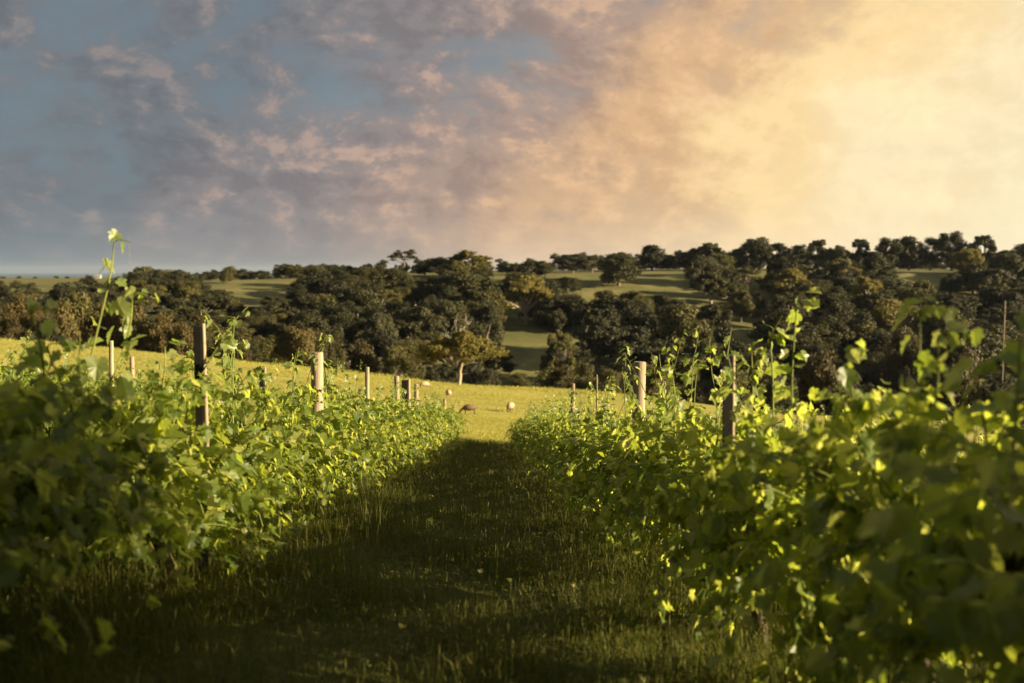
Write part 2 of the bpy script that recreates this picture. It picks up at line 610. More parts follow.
def bend(a, b, k, rg, amt):
    a, b = np.array(a, float), np.array(b, float)
    pts = []
    L = np.linalg.norm(b - a)
    off = rg.normal(size=3) * amt * L
    for i in range(k + 1):
        t = i / k
        pts.append(tuple(a + (b - a) * t + off * math.sin(t * math.pi) + rg.normal(size=3) * amt * 0.25 * L * (0 < i < k)))
    return pts


def make_tree(kind, seed, leafmat, barkmat):
    """unit height tree: (trunk mesh, crown mesh)"""
    rg = np.random.default_rng(seed)
    tr, cr = MB(), MB()
    centres = []
    lf = rg.choice([0.018, 0.022, 0.028])
    if kind == 'round':
        th, spread, nl = 0.24, 0.40, 9
        for i in range(7):
            a = rg.uniform(0, 6.28)
            rr = spread * rg.uniform(0.3, 0.85)
            centres.append((rr * math.cos(a), rr * math.sin(a), rg.uniform(0.22, 0.40)))
        for i in range(nl):
            a = 2 * math.pi * i / nl + rg.uniform(-0.3, 0.3)
            rr = spread * rg.uniform(0.45, 0.95)
            centres.append((rr * math.cos(a), rr * math.sin(a), rg.uniform(0.36, 0.72)))
        for i in range(6):
            a = rg.uniform(0, 6.28)
            rr = rg.uniform(0, 0.24)
            centres.append((rr * math.cos(a), rr * math.sin(a), rg.uniform(0.68, 0.86)))
        cl_r, n_sub, flat = (0.12, 0.20), 3, 0.8
    elif kind == 'spread':
        th, spread = 0.30, 0.62
        for i in range(7):
            a = rg.uniform(0, 6.28)
            rr = spread * rg.uniform(0.3, 0.8)
            centres.append((rr * math.cos(a), rr * math.sin(a), rg.uniform(0.36, 0.56)))
        for i in range(13):
            a = 2 * math.pi * i / 13 + rg.uniform(-0.35, 0.35)
            rr = spread * rg.uniform(0.35, 1.0)
            centres.append((rr * math.cos(a), rr * math.sin(a), 0.84 - 0.42 * (rr / spread) ** 2 + rg.uniform(-0.07, 0.05)))
        for i in range(5):
            a = rg.uniform(0, 6.28)
            rr = rg.uniform(0, 0.22)
            centres.append((rr * math.cos(a), rr * math.sin(a), rg.uniform(0.78, 0.90)))
        cl_r, n_sub, flat = (0.09, 0.16), 3, 0.6
    elif kind == 'layered':
        th, spread = 0.55, 0.75
        for i in range(8):
            a = 2 * math.pi * i / 8 + rg.uniform(-0.4, 0.4)
            rr = spread * rg.uniform(0.3, 1.0)
            centres.append((rr * math.cos(a), rr * math.sin(a), rg.choice([0.66, 0.80, 0.93]) + rg.uniform(-0.03, 0.03)))
        cl_r, n_sub, flat = (0.10, 0.17), 2, 0.34
    elif kind == 'tall':
        th, spread = 0.30, 0.31
        for i in range(22):
            a = rg.uniform(0, 6.28)
            zz = rg.uniform(0.20, 0.90)
            rr = spread * (0.35 + 0.75 * math.sin(math.pi * (zz - 0.18) / 0.82)) * rg.uniform(0.4, 1)
            centres.append((rr * math.cos(a), rr * math.sin(a), zz))
        cl_r, n_sub, flat = (0.10, 0.16), 2, 0.9
    else:  # bushy, leafy to the ground
        th, spread = 0.12, 0.50
        for i in range(18):
            a = rg.uniform(0, 6.28)
            zz = rg.uniform(0.12, 0.84)
            rr = spread * math.sqrt(max(0.05, 1 - (zz - 0.3) ** 2 * 2.6)) * rg.uniform(0.3, 0.9)
            centres.append((rr * math.cos(a), rr * math.sin(a), zz))
        cl_r, n_sub, flat = (0.13, 0.21), 3, 0.85
    lean = rg.normal(size=2) * 0.03
    top = (lean[0], lean[1], th)
    tp = bend((0, 0, -0.06), top, 5, rg, 0.03)
    r0 = 0.034 if kind != 'bush' else 0.02
    tr.tube(tp, [r0 * 1.5, r0 * 1.1, r0, r0 * 0.92, r0 * 0.85, r0 * 0.75], 8, 0)
    for c in centres:
        e = (c[0] * 0.92, c[1] * 0.92, c[2] - 0.03)
        st = top if rg.random() < 0.6 else tuple(np.array(tp[-2]))
        tr.tube(bend(st, e, 4, rg, 0.09), [r0 * 0.55, r0 * 0.42, r0 * 0.32, r0 * 0.22, r0 * 0.1], 5, 0)
        R = rg.uniform(*cl_r)
        clump(cr, c, R, 380, lf, rg, flat)
        for k in range(n_sub):
            o = unit(rg.normal(size=3)) * R * np.array([1.0, 1.0, 0.7]) * rg.uniform(0.7, 1.15)
            clump(cr, tuple(np.array(c) + o), R * rg.uniform(0.4, 0.65), 170, lf, rg, flat)
    return tr.mesh('trunk', [barkmat]), cr.mesh('crown', [leafmat])


M_deadwood = bark_mat('dead_wood', (0.18, 0.165, 0.135), (0.38, 0.35, 0.29), 3)


def make_bare(seed):
    rg = np.random.default_rng(seed)
    tr, br = MB(), MB()
    tr.tube(bend((0, 0, -0.05), (0.02, 0, 0.42), 5, rg, 0.04), [0.03, 0.022, 0.02, 0.018, 0.016, 0.015], 7)

    def grow(p, d, L, r, lvl):
        e = np.array(p) + np.array(d) * L
        br.tube(bend(p, e, 4, rg, 0.08), [r, r * 0.85, r * 0.7, r * 0.6, r * 0.45], 5)
        if lvl < 3:
            for k in range(3):
                dd = unit(np.array(d) + rg.normal(size=3) * 0.55 + np.array([0, 0, 0.12]))
                grow(tuple(e), dd, L * rg.uniform(0.55, 0.8), r * 0.55, lvl + 1)
    for k in range(5):
        a = 2 * math.pi * k / 5 + rg.uniform(-0.3, 0.3)
        grow((0.02, 0, 0.42 - 0.03 * k), unit(np.array([math.cos(a) * 0.8, math.sin(a) * 0.8, 0.75])), rg.uniform(0.15, 0.24), 0.010, 1)
    return tr.mesh('trunk', [M_deadwood]), br.mesh('branches', [M_deadwood])


TREES = {}


def variants(key, kind, seeds, leaf, bark=None):
    TREES[key] = [make_tree(kind, s, leaf, bark or M_bark) for s in seeds]


variants('round_dark', 'round', (1, 2, 3, 7, 8), M_dark)
variants('round_olive', 'round', (4, 5), M_olive)
variants('round_grey', 'round', (6,), M_grey)
variants('spread_olive', 'spread', (10, 11, 15), M_olive, M_palegum)
variants('spread_dark', 'spread', (12, 17, 18), M_dark)
variants('spread_grey', 'spread', (13, 16), M_grey, M_palegum)
variants('spread_gold', 'spread', (51, 52), M_sunlit, M_palegum)
variants('round_gold', 'round', (53, 54), M_sunlit)
variants('layered', 'layered', (20, 21), M_dark)
variants('tall', 'tall', (30, 31, 32), M_dark)
variants('bush_dark', 'bush', (40, 41), M_dark)
variants('bush_olive', 'bush', (42, 43), M_olive)
variants('bush_brown', 'bush', (44, 45), M_brown)
variants('round_brown', 'round', (46, 47), M_brown)
tree_count = [0]


def tree(key, x, y, H, W, label, cat='tree', group=None, name=None, rz=None, sink=0.0):
    """a tree of height H; W is its width as a multiple of the variant's own"""
    vs = TREES[key]
    tm, cm = vs[tree_count[0] % len(vs)]
    tree_count[0] += 1
    nm = name or {'bush': 'shrub', 'laye': 'gum_tree', 'spre': 'gum_tree', 'tall': 'tall_tree'}.get(key[:4], 'round_tree')
    t = thing(nm, label, cat, (x, y, hz(x, y) - sink), group)
    t.rotation_euler = (0, 0, rng.uniform(0, 6.28) if rz is None else rz)
    t.scale = (H * W, H * W, H)
    for n_, me in (('trunk', tm), ('crown', cm)):
        o = bpy.data.objects.new(n_, me)
        C.objects.link(o)
        o.parent = t
    return t


NATW = {'round': 1.0, 'spre': 1.45, 'laye': 1.7, 'tall': 0.66, 'bush': 1.15}


def tree_px(key, px, top, d, wpx, label, group=None, **kw):
    """stand a tree at distance d ahead in the direction of column px, tall enough to reach row top, wpx wide"""
    x = x_at(px, d)
    H = -(top - HOR) / F * d - hz(x, d)
    H = max(H, 2.0)
    nat = next(v for k, v in NATW.items() if key.startswith(k))
    W = wpx / F * d / (H * nat)
    return tree(key, x, d, H, min(max(W, 0.5), 2.2), label, group=group, **kw)


RIDGE = 'trees along the far ridge'
# skyline, left to right: (variant, column, top row, distance, width, label)
SKY = [
    ('layered', 404, 248, 520, 40, 'spindly gum with flat layered crown rising above the mid-left ridge'),
    ('spread_gold', 468, 251, 490, 58, 'broad golden-lit gum dominating the ridge right of the spindly layered gum'),
    ('round_dark', 443, 257, 500, 34, 'dark rounded tree between the spindly layered gum and the broad golden gum'),
    ('round_dark', 517, 263, 512, 30, 'small dark tree on the ridge just left of the ridge power pole'),
    ('round_dark', 541, 261, 520, 28, 'dark rounded tree directly behind the pole on the ridge'),
    ('spread_dark', 572, 254, 560, 42, 'lacy dark gum with sky showing through it beside the bright ridge paddock'),
    ('spread_dark', 592, 255, 575, 26, 'small lacy gum crowded against the right side of a larger lacy gum'),
    ('round_dark', 618, 252, 478, 46, 'big dark round tree standing alone in the cleared hillside paddock'),
    ('tall', 652, 247, 590, 24, 'slim ridge tree with a small knob-like top above the lit grass strip'),
    ('round_dark', 668, 256, 600, 24, 'low dark ridge tree right of the slim knob-topped tree'),
    ('round_dark', 690, 250, 590, 30, 'dark ridge tree behind the second pole above the lit grass strip'),
    ('spread_dark', 709, 244, 585, 42, 'wide dark ridge gum at the right end of the lit grass strip'),
    ('round_dark', 736, 250, 580, 22, 'small gappy ridge tree right of the wide dark ridge gum'),
    ('tall', 757, 240, 570, 28, 'tall dark ridge tree left of a slight dip in the skyline'),
    ('tall', 775, 245, 575, 22, 'shorter dark ridge tree leaning on a tall dark neighbour to its left'),
    ('round_dark', 797, 246, 565, 26, 'rounded ridge tree in the dip between two taller tree groups'),
    ('spread_dark', 818, 241, 570, 36, 'wide flat-topped ridge tree right of the rounded tree in the dip'),
    ('round_dark', 838, 247, 560, 22, 'low ridge tree tucked behind the wide flat-topped ridge tree'),
    ('spread_dark', 858, 240, 565, 34, 'lacy wide-crowned ridge tree with gaps of sky in it'),
    ('tall', 887, 240, 555, 24, 'loose-crowned ridge tree left of a slim trio above the bright far paddock'),
    ('tall', 908, 238, 560, 22, 'slim ridge tree, left one of the trio above the bright far paddock'),
    ('tall', 929, 239, 560, 20, 'egg-shaped ridge tree, middle one of the trio above the bright paddock'),
    ('tall', 950, 234, 555, 26, 'tallest ridge tree, right one of the trio above the bright paddock'),
    ('spread_dark', 981, 236, 550, 38, 'broad dark double-crowned ridge tree behind the golden round tree'),
    ('round_dark', 1003, 251, 545, 24, 'low ridge tree filling the dip right of the broad double crown'),
    ('tall', 1021, 246, 550, 24, 'dark ridge tree cut by the right picture edge'),
    ('round_gold', 963, 249, 500, 34, 'golden-lit round tree in front of the dark ridge trees on the right'),
    ('round_dark', 290, 264, 520, 26, 'dark dome-shaped tree on the skyline right of the left hill paddock'),
    ('round_dark', 330, 264, 530, 24, 'dark dome-shaped skyline tree second to the right of the left hill paddock'),
    ('round_dark', 311, 267, 545, 22, 'low skyline tree between two dark dome-shaped trees'),
    ('round_dark', 352, 266, 525, 30, 'wide low skyline tree left of the spindly layered gum'),
    ('round_dark', 376, 267, 520, 28, 'low skyline tree under the left side of the spindly layered gum'),
    ('round_dark', 425, 262, 515, 30, 'low dark tree under the right side of the spindly layered gum'),
    ('bush_dark', 262, 270, 560, 22, 'small dark tree on the skyline above the left hill paddock'),
    ('bush_dark', 240, 271, 600, 22, 'little dark tree poking up on the left skyline beside a paddock'),
    ('bush_dark', 222, 270, 620, 24, 'blunt dark tree on the left skyline above the sloping paddock'),
]
for key, px, top, d, w, lab in SKY:
    tree_px(key, px, top - (2.5 if px > 640 else 0.5), d, w * (1.02 if px > 640 else 1.18), lab, RIDGE)

HILL = 'single trees on the far hillside'
MID = [
    ('spread_gold', 526, 274, 405, 72, 'broad gold-lit gum spreading over the cleared slope in mid hillside'),
    ('bush_dark', 572, 293, 400, 40, 'dark bush right of the broad gold-lit hillside gum'),
    ('round_dark', 567, 276, 470, 44, 'dark round tree above the dark bush beside the hillside paddock'),
    ('spread_dark', 600, 306, 345, 66, 'wide dark tree below the cleared hillside paddock'),
    ('round_dark', 642, 303, 350, 50, 'dark domed tree below the right end of the cleared paddock'),
    ('round_olive', 682, 299, 345, 48, 'tall olive tree at the lower right corner of the cleared paddock'),
    ('spread_olive', 712, 271, 440, 54, 'flat-topped olive gum at the right edge of the cleared paddock'),
    ('spread_olive', 745, 266, 470, 50, 'layered olive gum below the wide dark ridge gum'),
    ('round_dark', 712, 300, 370, 40, 'dark tree directly above the small lower clearing'),
    ('spread_gold', 790, 268, 450, 50, 'sunlit olive gum with flat tiers below the dip in the skyline'),
    ('spread_gold', 838, 258, 470, 46, 'tall olive gum with golden top below the wide flat ridge tree'),
    ('spread_gold', 868, 276, 420, 44, 'golden-rimmed gum right of the tall olive gum'),
    ('round_gold', 893, 296, 380, 46, 'round golden-topped tree standing low on the right hillside'),
    ('spread_olive', 790, 290, 400, 56, 'wide olive gum below the sunlit tiered gum'),
    ('round_dark', 835, 300, 370, 54, 'dark domed tree low on the hillside left of the golden-topped one'),
    ('bush_brown', 962, 333, 300, 50, 'rusty brown bush low on the right behind the tall vine shoots'),
    ('round_brown', 905, 322, 310, 44, 'brown rounded tree just left of the rusty brown bush'),
    ('spread_dark', 945, 292, 400, 52, 'dark wide tree below the bright far paddock'),
    ('round_dark', 995, 285, 420, 50, 'dark heavy tree right below the golden round ridge tree'),
    ('round_grey', 378, 309, 330, 34, 'grey-green tree on the lower slope left of the bare white tree'),
    ('round_grey', 485, 296, 360, 34, 'grey-green tree right of the bare white tree'),
    ('spread_olive', 385, 288, 420, 46, 'olive gum on the middle slope below the spindly layered gum'),
    ('spread_dark', 330, 282, 440, 54, 'dark spreading gum below the skyline domes left of centre'),
    ('round_dark', 218, 288, 400, 46, 'dark round tree standing in front of the sloping left paddock'),
    ('round_dark', 300, 290, 400, 50, 'dark round tree at the right end of the sloping left paddock'),
    ('spread_olive', 560, 326, 312, 44, 'olive spreading gum on the right side of the low clearing'),
    ('round_brown', 752, 346, 300, 40, 'low bronze tree just right of the small lower clearing'),
]
for key, px, top, d, w, lab in MID:
    tree_px(key, px, top, d, w * 1.1, lab, HILL)

# the bare tree
def bare_tree(px, top, d, lab):
    x = x_at(px, d)
    t = thing('dead_tree', lab, 'tree', (x, d, hz(x, d)))
    H = -(top - HOR) / F * d - hz(x, d)
    t.scale = (H * 0.55, H * 0.55, H)
    for n_, me in zip(('trunk', 'branches'), make_bare(5)):
        o = bpy.data.objects.new(n_, me)
        C.objects.link(o)
        o.parent = t


bare_tree(455, 296, 318, 'bare white dead tree among dark trees on the lower slope')


# the lone gum at the meadow's edge
def lone_gum():
    x, d = x_at(459, 186.0), 186.0
    z = hz(x, d)
    H = -(327 - HOR) / F * d - z
    rg = np.random.default_rng(77)
    t = thing('gum_tree', 'lone gum with pale leaning trunk and olive crown at the meadow edge', 'tree', (x, d, z))
    tr, cr = MB(), MB()
    k = H / 60.0      # metres for a picture pixel of the photographed tree
    tp = [(-1 * k, 0, -2 * k), (0.2 * k, 0, 4 * k), (1.2 * k, 0, 10 * k), (0.8 * k, 0, 15 * k), (2.4 * k, 0, 21 * k), (3.4 * k, 0, 27 * k), (3.2 * k, 0.5 * k, 33 * k)]
    tr.tube(tp, [2.3 * k, 1.9 * k, 1.6 * k, 1.6 * k, 1.45 * k, 1.2 * k, 1.0 * k], 9, 0)
    br = MB()
    br.tube([(2.2 * k, 0, 20 * k), (6 * k, -0.5 * k, 22.5 * k), (10 * k, -1 * k, 23.5 * k), (16 * k, -1.3 * k, 24 * k), (19 * k, -1.5 * k, 23 * k)],
            [0.85 * k, 0.7 * k, 0.55 * k, 0.4 * k, 0.2 * k], 6)
    cents = []
    for i in range(50):
        a = rg.uniform(0, 6.28)
        q = rg.uniform(0, 1) ** 0.6
        cents.append((2 * k + 43 * k * q * math.cos(a), 22 * k * q * math.sin(a), (50 - 17 * q * q + rg.uniform(-6, 3)) * k))
    cents += [(-22 * k, -3 * k, 34 * k), (-14 * k, -6 * k, 37 * k), (27 * k, 0, 37 * k), (20 * k, -6 * k, 41 * k), (6 * k, -4 * k, 54 * k), (-24 * k, 3 * k, 30 * k), (30 * k, -3 * k, 33 * k)]
    for c in cents:
        tr.tube(bend(tp[-1] if rg.random() < 0.6 else tp[-2], (c[0] * 0.95, c[1] * 0.95, c[2] - 2 * k), 4, rg, 0.08), [0.75 * k, 0.6 * k, 0.45 * k, 0.3 * k, 0.15 * k], 5, 0)
        R = rg.uniform(4.5, 7.5) * k
        clump(cr, c, R, 260, 1.35 * k, rg, 0.62)
        for _ in range(2):
            o = unit(rg.normal(size=3)) * R
            clump(cr, tuple(np.array(c) + o * np.array([1, 1, 0.6])), R * 0.5, 90, 1.25 * k, rg, 0.7)
    tr.build('trunk', M_pale, t)
    br.build('branch', M_pale, t)
    cr.build('crown', leaf_mat('lone_gum_leaf', [(0.0, (0.075, 0.072, 0.016)), (1.0, (0.16, 0.132, 0.028))], [(0.0, (0.14, 0.13, 0.015)), (1.0, (0.24, 0.20, 0.03))], 0.3, 0.6, 0.25), t)


lone_gum()

# trees that fill the valley edge and the wooded slopes; kept clear of the paddocks
EDGE = [
    ('round_brown', 20, 291, 235, 52), ('bush_brown', 62, 297, 228, 44), ('round_olive', 78, 286, 255, 46), ('round_brown', 100, 296, 232, 40),
    ('bush_brown', 128, 303, 230, 40), ('bush_olive', 150, 308, 226, 34), ('round_brown', 160, 312, 224, 30), ('bush_brown', 182, 318, 222, 34),
    ('bush_olive', 212, 322, 224, 36), ('bush_brown', 236, 330, 222, 36), ('round_brown', 205, 312, 238, 34), ('bush_olive', 268, 330, 226, 34),
    ('bush_brown', 300, 324, 226, 44), ('round_brown', 322, 326, 232, 36), ('bush_olive', 336, 344, 222, 30), ('bush_brown', 362, 335, 230, 36),
    ('bush_olive', 392, 341, 226, 34), ('bush_olive', 412, 350, 222, 26), ('bush_dark', 430, 362, 236, 30), ('bush_dark', 489, 366, 224, 34),
    ('bush_olive', 520, 372, 216, 26), ('bush_brown', 560, 366, 222, 30), ('bush_olive', 585, 360, 226, 34), ('bush_olive', 612, 366, 222, 30),
    ('bush_olive', 690, 352, 228, 44), ('bush_brown', 655, 362, 226, 36), ('bush_olive', 735, 366, 226, 36), ('bush_brown', 820, 345, 240, 44),
    ('bush_dark', 780, 362, 232, 40), ('bush_dark', 860, 368, 232, 44), ('bush_brown', 955, 358, 236, 40), ('bush_dark', 905, 372, 230, 40),
    ('bush_dark', 1000, 366, 234, 44), ('round_olive', -20, 290, 240, 50), ('bush_dark', 1045, 360, 236, 44), ('bush_olive', -60, 300, 230, 44),
    ('bush_dark', 45, 308, 224, 40), ('bush_brown', 8, 312, 222, 34),
]
EDGE_LAB = {'round_brown': 'bronze rounded tree along the near edge of the valley behind the meadow',
            'bush_brown': 'bronze bushy tree along the near edge of the valley behind the meadow',
            'round_olive': 'olive rounded tree along the near edge of the valley behind the meadow',
            'bush_olive': 'olive bushy tree along the near edge of the valley behind the meadow',
            'bush_dark': 'dark bushy tree along the near edge of the valley behind the meadow'}
for key, px, top, d, w in EDGE:
    tree_px(key, px, top, d, w, EDGE_LAB[key], EDGE_LAB[key].replace(' tree ', ' trees '))

# paddocks on the slope, as (columns, rows) seen from the vineyard gate: no filler tree roots there
CLEAR = [(596, 690, 268, 316), (494, 552, 338, 402), (700, 766, 328, 350), (206, 284, 284, 300), (152, 192, 286, 296), (556, 602, 268, 282), (890, 958, 262, 276), (0, 112, 274, 284), (545, 590, 334, 348)]


def base_px(x, y):
    return 512 + F * math.tan(math.atan2(x, y) - RAD(YAW)), HOR - hz(x, y) / y * F


LABS = {
    'round_dark': 'dark rounded tree in the dense wood covering the far slope',
    'round_olive': 'olive rounded tree in the dense wood covering the far slope',
    'spread_olive': 'olive spreading gum in the dense wood covering the far slope',
    'spread_dark': 'dark spreading gum in the dense wood covering the far slope',
    'spread_grey': 'grey-green spreading gum in the dense wood covering the far slope',
    'round_grey': 'grey-green rounded tree in the dense wood covering the far slope',
    'bush_dark': 'dark bushy tree in the dense wood covering the far slope',
    'bush_olive': 'olive bushy tree in the dense wood covering the far slope',
}
placed = []
tries = 0
while len(placed) < 330 and tries < 40000:
    tries += 1
    y = rng.uniform(268, 500)
    px = rng.uniform(-70, 1095)
    x = x_at(px, y)
    bx, by = base_px(x, y)
    H = rng.uniform(6, 11.5) if px < 300 else rng.uniform(9.5, 17.5)
    top = by - H / y * F
    w = H * 0.45 / y * F
    bad = False
    for a, b, c, e in CLEAR:
        # neither the foot nor the crown may cover much of a clearing
        if a - w * 0.2 < bx < b + w * 0.2 and (c - 1 < by < e or (top < c + 0.4 * (e - c) and by > c)):
            bad = True
            break
    if top < (274 if px < 130 else 262 if px < 480 else 250 if px > 640 else 258) or bad:
        continue
    if 430 < px < 482 and y < 335 and top < 316:
        continue
    if any((x - q[0]) ** 2 + (y - q[1]) ** 2 < 7.0 ** 2 for q in placed):
        continue
    placed.append((x, y))
    left = px < 480
    key = rng.choice(['round_dark'] * 4 + ['spread_dark'] * 2 + ['bush_dark'] * 3 + (['round_olive', 'bush_olive', 'spread_grey'] if left else ['spread_olive', 'round_olive', 'round_olive', 'bush_olive', 'spread_grey', 'round_grey']))
    tree(key, x, y, H, rng.uniform(0.8, 1.5), LABS[key], group=LABS[key].replace(' tree ', ' trees ').replace(' gum ', ' gums '))
lp = []
for i in range(4000):
    y = rng.uniform(285, 500)
    px = rng.uniform(60, 330)
    x = x_at(px, y)
    bx, by = base_px(x, y)
    H = rng.uniform(7.5, 12.5)
    w = H * 0.5 / y * F
    top = by - H / y * F
    if top < (276 if px < 130 else 267) or any((x - q[0]) ** 2 + (y - q[1]) ** 2 < 6.2 ** 2 for q in placed + lp):
        continue
    if 208 - w < px < 282 + w and (284 < by < 300 or (by > 284 and top < 293)):
        continue
    lp.append((x, y))
    key = rng.choice(['round_dark', 'round_dark', 'bush_dark', 'bush_olive', 'round_olive', 'spread_dark'])
    tree(key, x, y, H, rng.uniform(1.0, 1.3), LABS[key], group=LABS[key].replace(' tree ', ' trees ').replace(' gum ', ' gums '))
    if len(lp) > 75:
        break
for i in range(34):
    px = 138 + i * 8.6 + rng.uniform(-3, 3)
    y = rng.uniform(560, 650)
    x = x_at(px, y)
    H = -(rng.uniform(267, 272) - (4 if px > 270 else 0) - HOR) / F * y - hz(x, y)
    tree('bush_dark', x, y, H, rng.uniform(1.1, 1.5), 'low dark tree in the wood along the skyline left of the spindly layered gum', group='skyline wood on the left')
# low scrub between the ridge trees
for i in range(64):
    px = 300 + i * 12 + rng.uniform(-4, 4)
    y = rng.uniform(560, 625)
    if 552 < px < 604 or 634 < px < 692 or 886 < px < 960:
        y = 634
    x = x_at(px, y)
    tree('bush_dark', x, y, rng.uniform(5, 9), rng.uniform(1.0, 1.5), 'low dark scrub tree filling the gaps beneath the skyline trees of the ridge', group='low scrub beneath the ridge trees')
for px, y in ((905, 612), (914, 618), (922, 610), (931, 616), (940, 612), (899, 620), (868, 610), (876, 615)):
    tree('bush_dark', x_at(px, y), y, 6.5, 1.3, 'low dark scrub tree filling the gaps beneath the skyline trees of the ridge', group='low scrub beneath the ridge trees')
for i in range(46):
    px = 560 + i * 10.6 + rng.uniform(-3, 3)
    y = rng.uniform(636, 670)
    tree('bush_dark', x_at(px, y), y, rng.uniform(9.5, 13.5), rng.uniform(1.0, 1.3), 'dark bushy tree in the wood closing the view behind the skyline trees', group='wood behind the ridge')
# unseen gums added on the right-hand rise to help it shade the valley
for i in range(26):
    y = rng.uniform(200, 400)
    x = rng.uniform(max(330, 0.62 * y + 110), 480)
    tree(rng.choice(['round_dark', 'spread_dark', 'round_olive']), x, y, rng.uniform(13, 18), 1.2, 'unseen gum added on the rise right of the valley to cast shade', group='unseen gums added on the rise for shade')

# a thin line of trees far off on the plain to the left
for px, top, d, w in [(4, 276, 1000, 16), (20, 275.5, 1020, 18), (36, 276.5, 1010, 14), (57, 275.5, 1040, 14), (68, 276, 1000, 12), (89, 274.5, 990, 14),
                      (120, 276, 900, 16), (140, 274.5, 880, 18), (155, 274, 870, 16), (172, 273, 800, 18), (190, 273.5, 760, 18), (206, 272, 740, 20)]:
    tree_px('bush_dark', px, top, d, w, 'tiny dark tree in the line along the distant plain on the left', 'tiny trees on the distant plain')


# unseen gums, added right of the vineyard to throw shade over its near end
for key, x, y, H, W in [('round_dark', 24, -11.2, 15, 1.05), ('round_olive', 31, -14.4, 18, 1.0), ('round_dark', 21, -18.5, 14, 1.1)]:
    tree(key, x, y, H, W, 'unseen tall gum added right of the vineyard to shade its near end', group='unseen gums added to shade the near end')


# ------------------------------------------------------------------ poles, mast, sheds
def pole(px, top, d, r, lab, arm=True):
    x = x_at(px, d)
    z = hz(x, d)
    H = -(top - HOR) / F * d - z
    t = thing('power_pole', lab, 'pole', (x, d, z), None)
    mb = MB()
    mb.tube([(0, 0, -0.5), (0, 0, H * 0.5), (0, 0, H)], [r * 1.2, r * 1.05, r * 0.85], 10)
    mb.build('mast', M_post, t)
    if arm:
        mb = MB()
        mb.box((0, -r * 1.1, H - 0.5), (2.2, 0.12, 0.14))
        mb.build('crossarm', M_post_dark, t)
        for s in (-0.95, 0, 0.95):
            mb = MB()
            mb.tube([(s, -r * 1.1, H - 0.44), (s, -r * 1.1, H - 0.3), (s, -r * 1.1, H - 0.2)], [0.05, 0.08, 0.03], 8)
            mb.build('insulator', M_steel, t)


pole(545, 260, 488, 0.17, 'pale power pole standing on the ridge before a dark rounded tree')
pole(692, 260, 520, 0.17, 'pale power pole above the lit grass strip on the ridge')
pole(1005, 301, 235, 0.14, 'slim brown pole standing before the dark wood at the right edge', arm=False)


def lattice_mast():
    d = 1100.0
    x = x_at(131, d)
    z = hz(x, d)
    H = -(238 - HOR) / F * d - z
    t = thing('radio_mast', 'faint tall lattice mast on the horizon at far left', 'mast', (x, d, z))
    for a in (0, 2.09, 4.19):
        mb = MB()
        mb.tube([(1.1 * math.cos(a), 1.1 * math.sin(a), 0), (0.25 * math.cos(a), 0.25 * math.sin(a), H)], [0.05, 0.035], 5)
        mb.build('leg', M_steelg, t)
    mb = MB()
    n = 14
    for i in range(n):
        for a, b in ((0, 2.09), (2.09, 4.19), (4.19, 0)):
            r1, r2 = 1.1 - 0.85 * i / n, 1.1 - 0.85 * (i + 1) / n
            mb.tube([(r1 * math.cos(a), r1 * math.sin(a), H * i / n), (r2 * math.cos(b), r2 * math.sin(b), H * (i + 1) / n)], [0.04, 0.04], 4, cap=False)
    mb.build('bracing', M_steelg, t)


M_steelg = plain_mat('galvanised_steel', (0.16, 0.165, 0.17), 0.5, 0.3)
lattice_mast()


def shed(px, d, w, lab):
    x = x_at(px, d)
    z = hz(x, d)
    t = thing('farm_shed', lab, 'shed', (x, d, z), None)
    h, dp = 2.2, 5.0
    mb = MB()
    mb.box((0, 0, h / 2), (w, dp, h))
    mb.build('wall', plain_mat('shed_white', (0.20, 0.20, 0.19)), t)
    mb = MB()
    hw, hd = w / 2 + 0.3, dp / 2 + 0.3
    mb.add([(-hw, -hd, h), (hw, -hd, h), (hw, 0, h + 1.8), (-hw, 0, h + 1.8), (-hw, hd, h), (hw, hd, h)], [(0, 1, 2, 3), (3, 2, 5, 4)])
    mb.add([(-hw, -hd, h), (-hw, hd, h), (-hw, 0, h + 1.8), (hw, -hd, h), (hw, hd, h), (hw, 0, h + 1.8)], [(0, 1, 2), (3, 5, 4)])
    mb.build('roof', plain_mat('shed_roof', (0.22, 0.22, 0.21)), t)
    mb = MB()
    mb.box((w * 0.15, -dp / 2 - 0.03, 1.4), (2.6, 0.08, 2.8))
    mb.build('door', plain_mat('shed_door', (0.25, 0.25, 0.25)), t)


shed(99, 985, 5, 'small pale farm shed on the distant plain at far left')


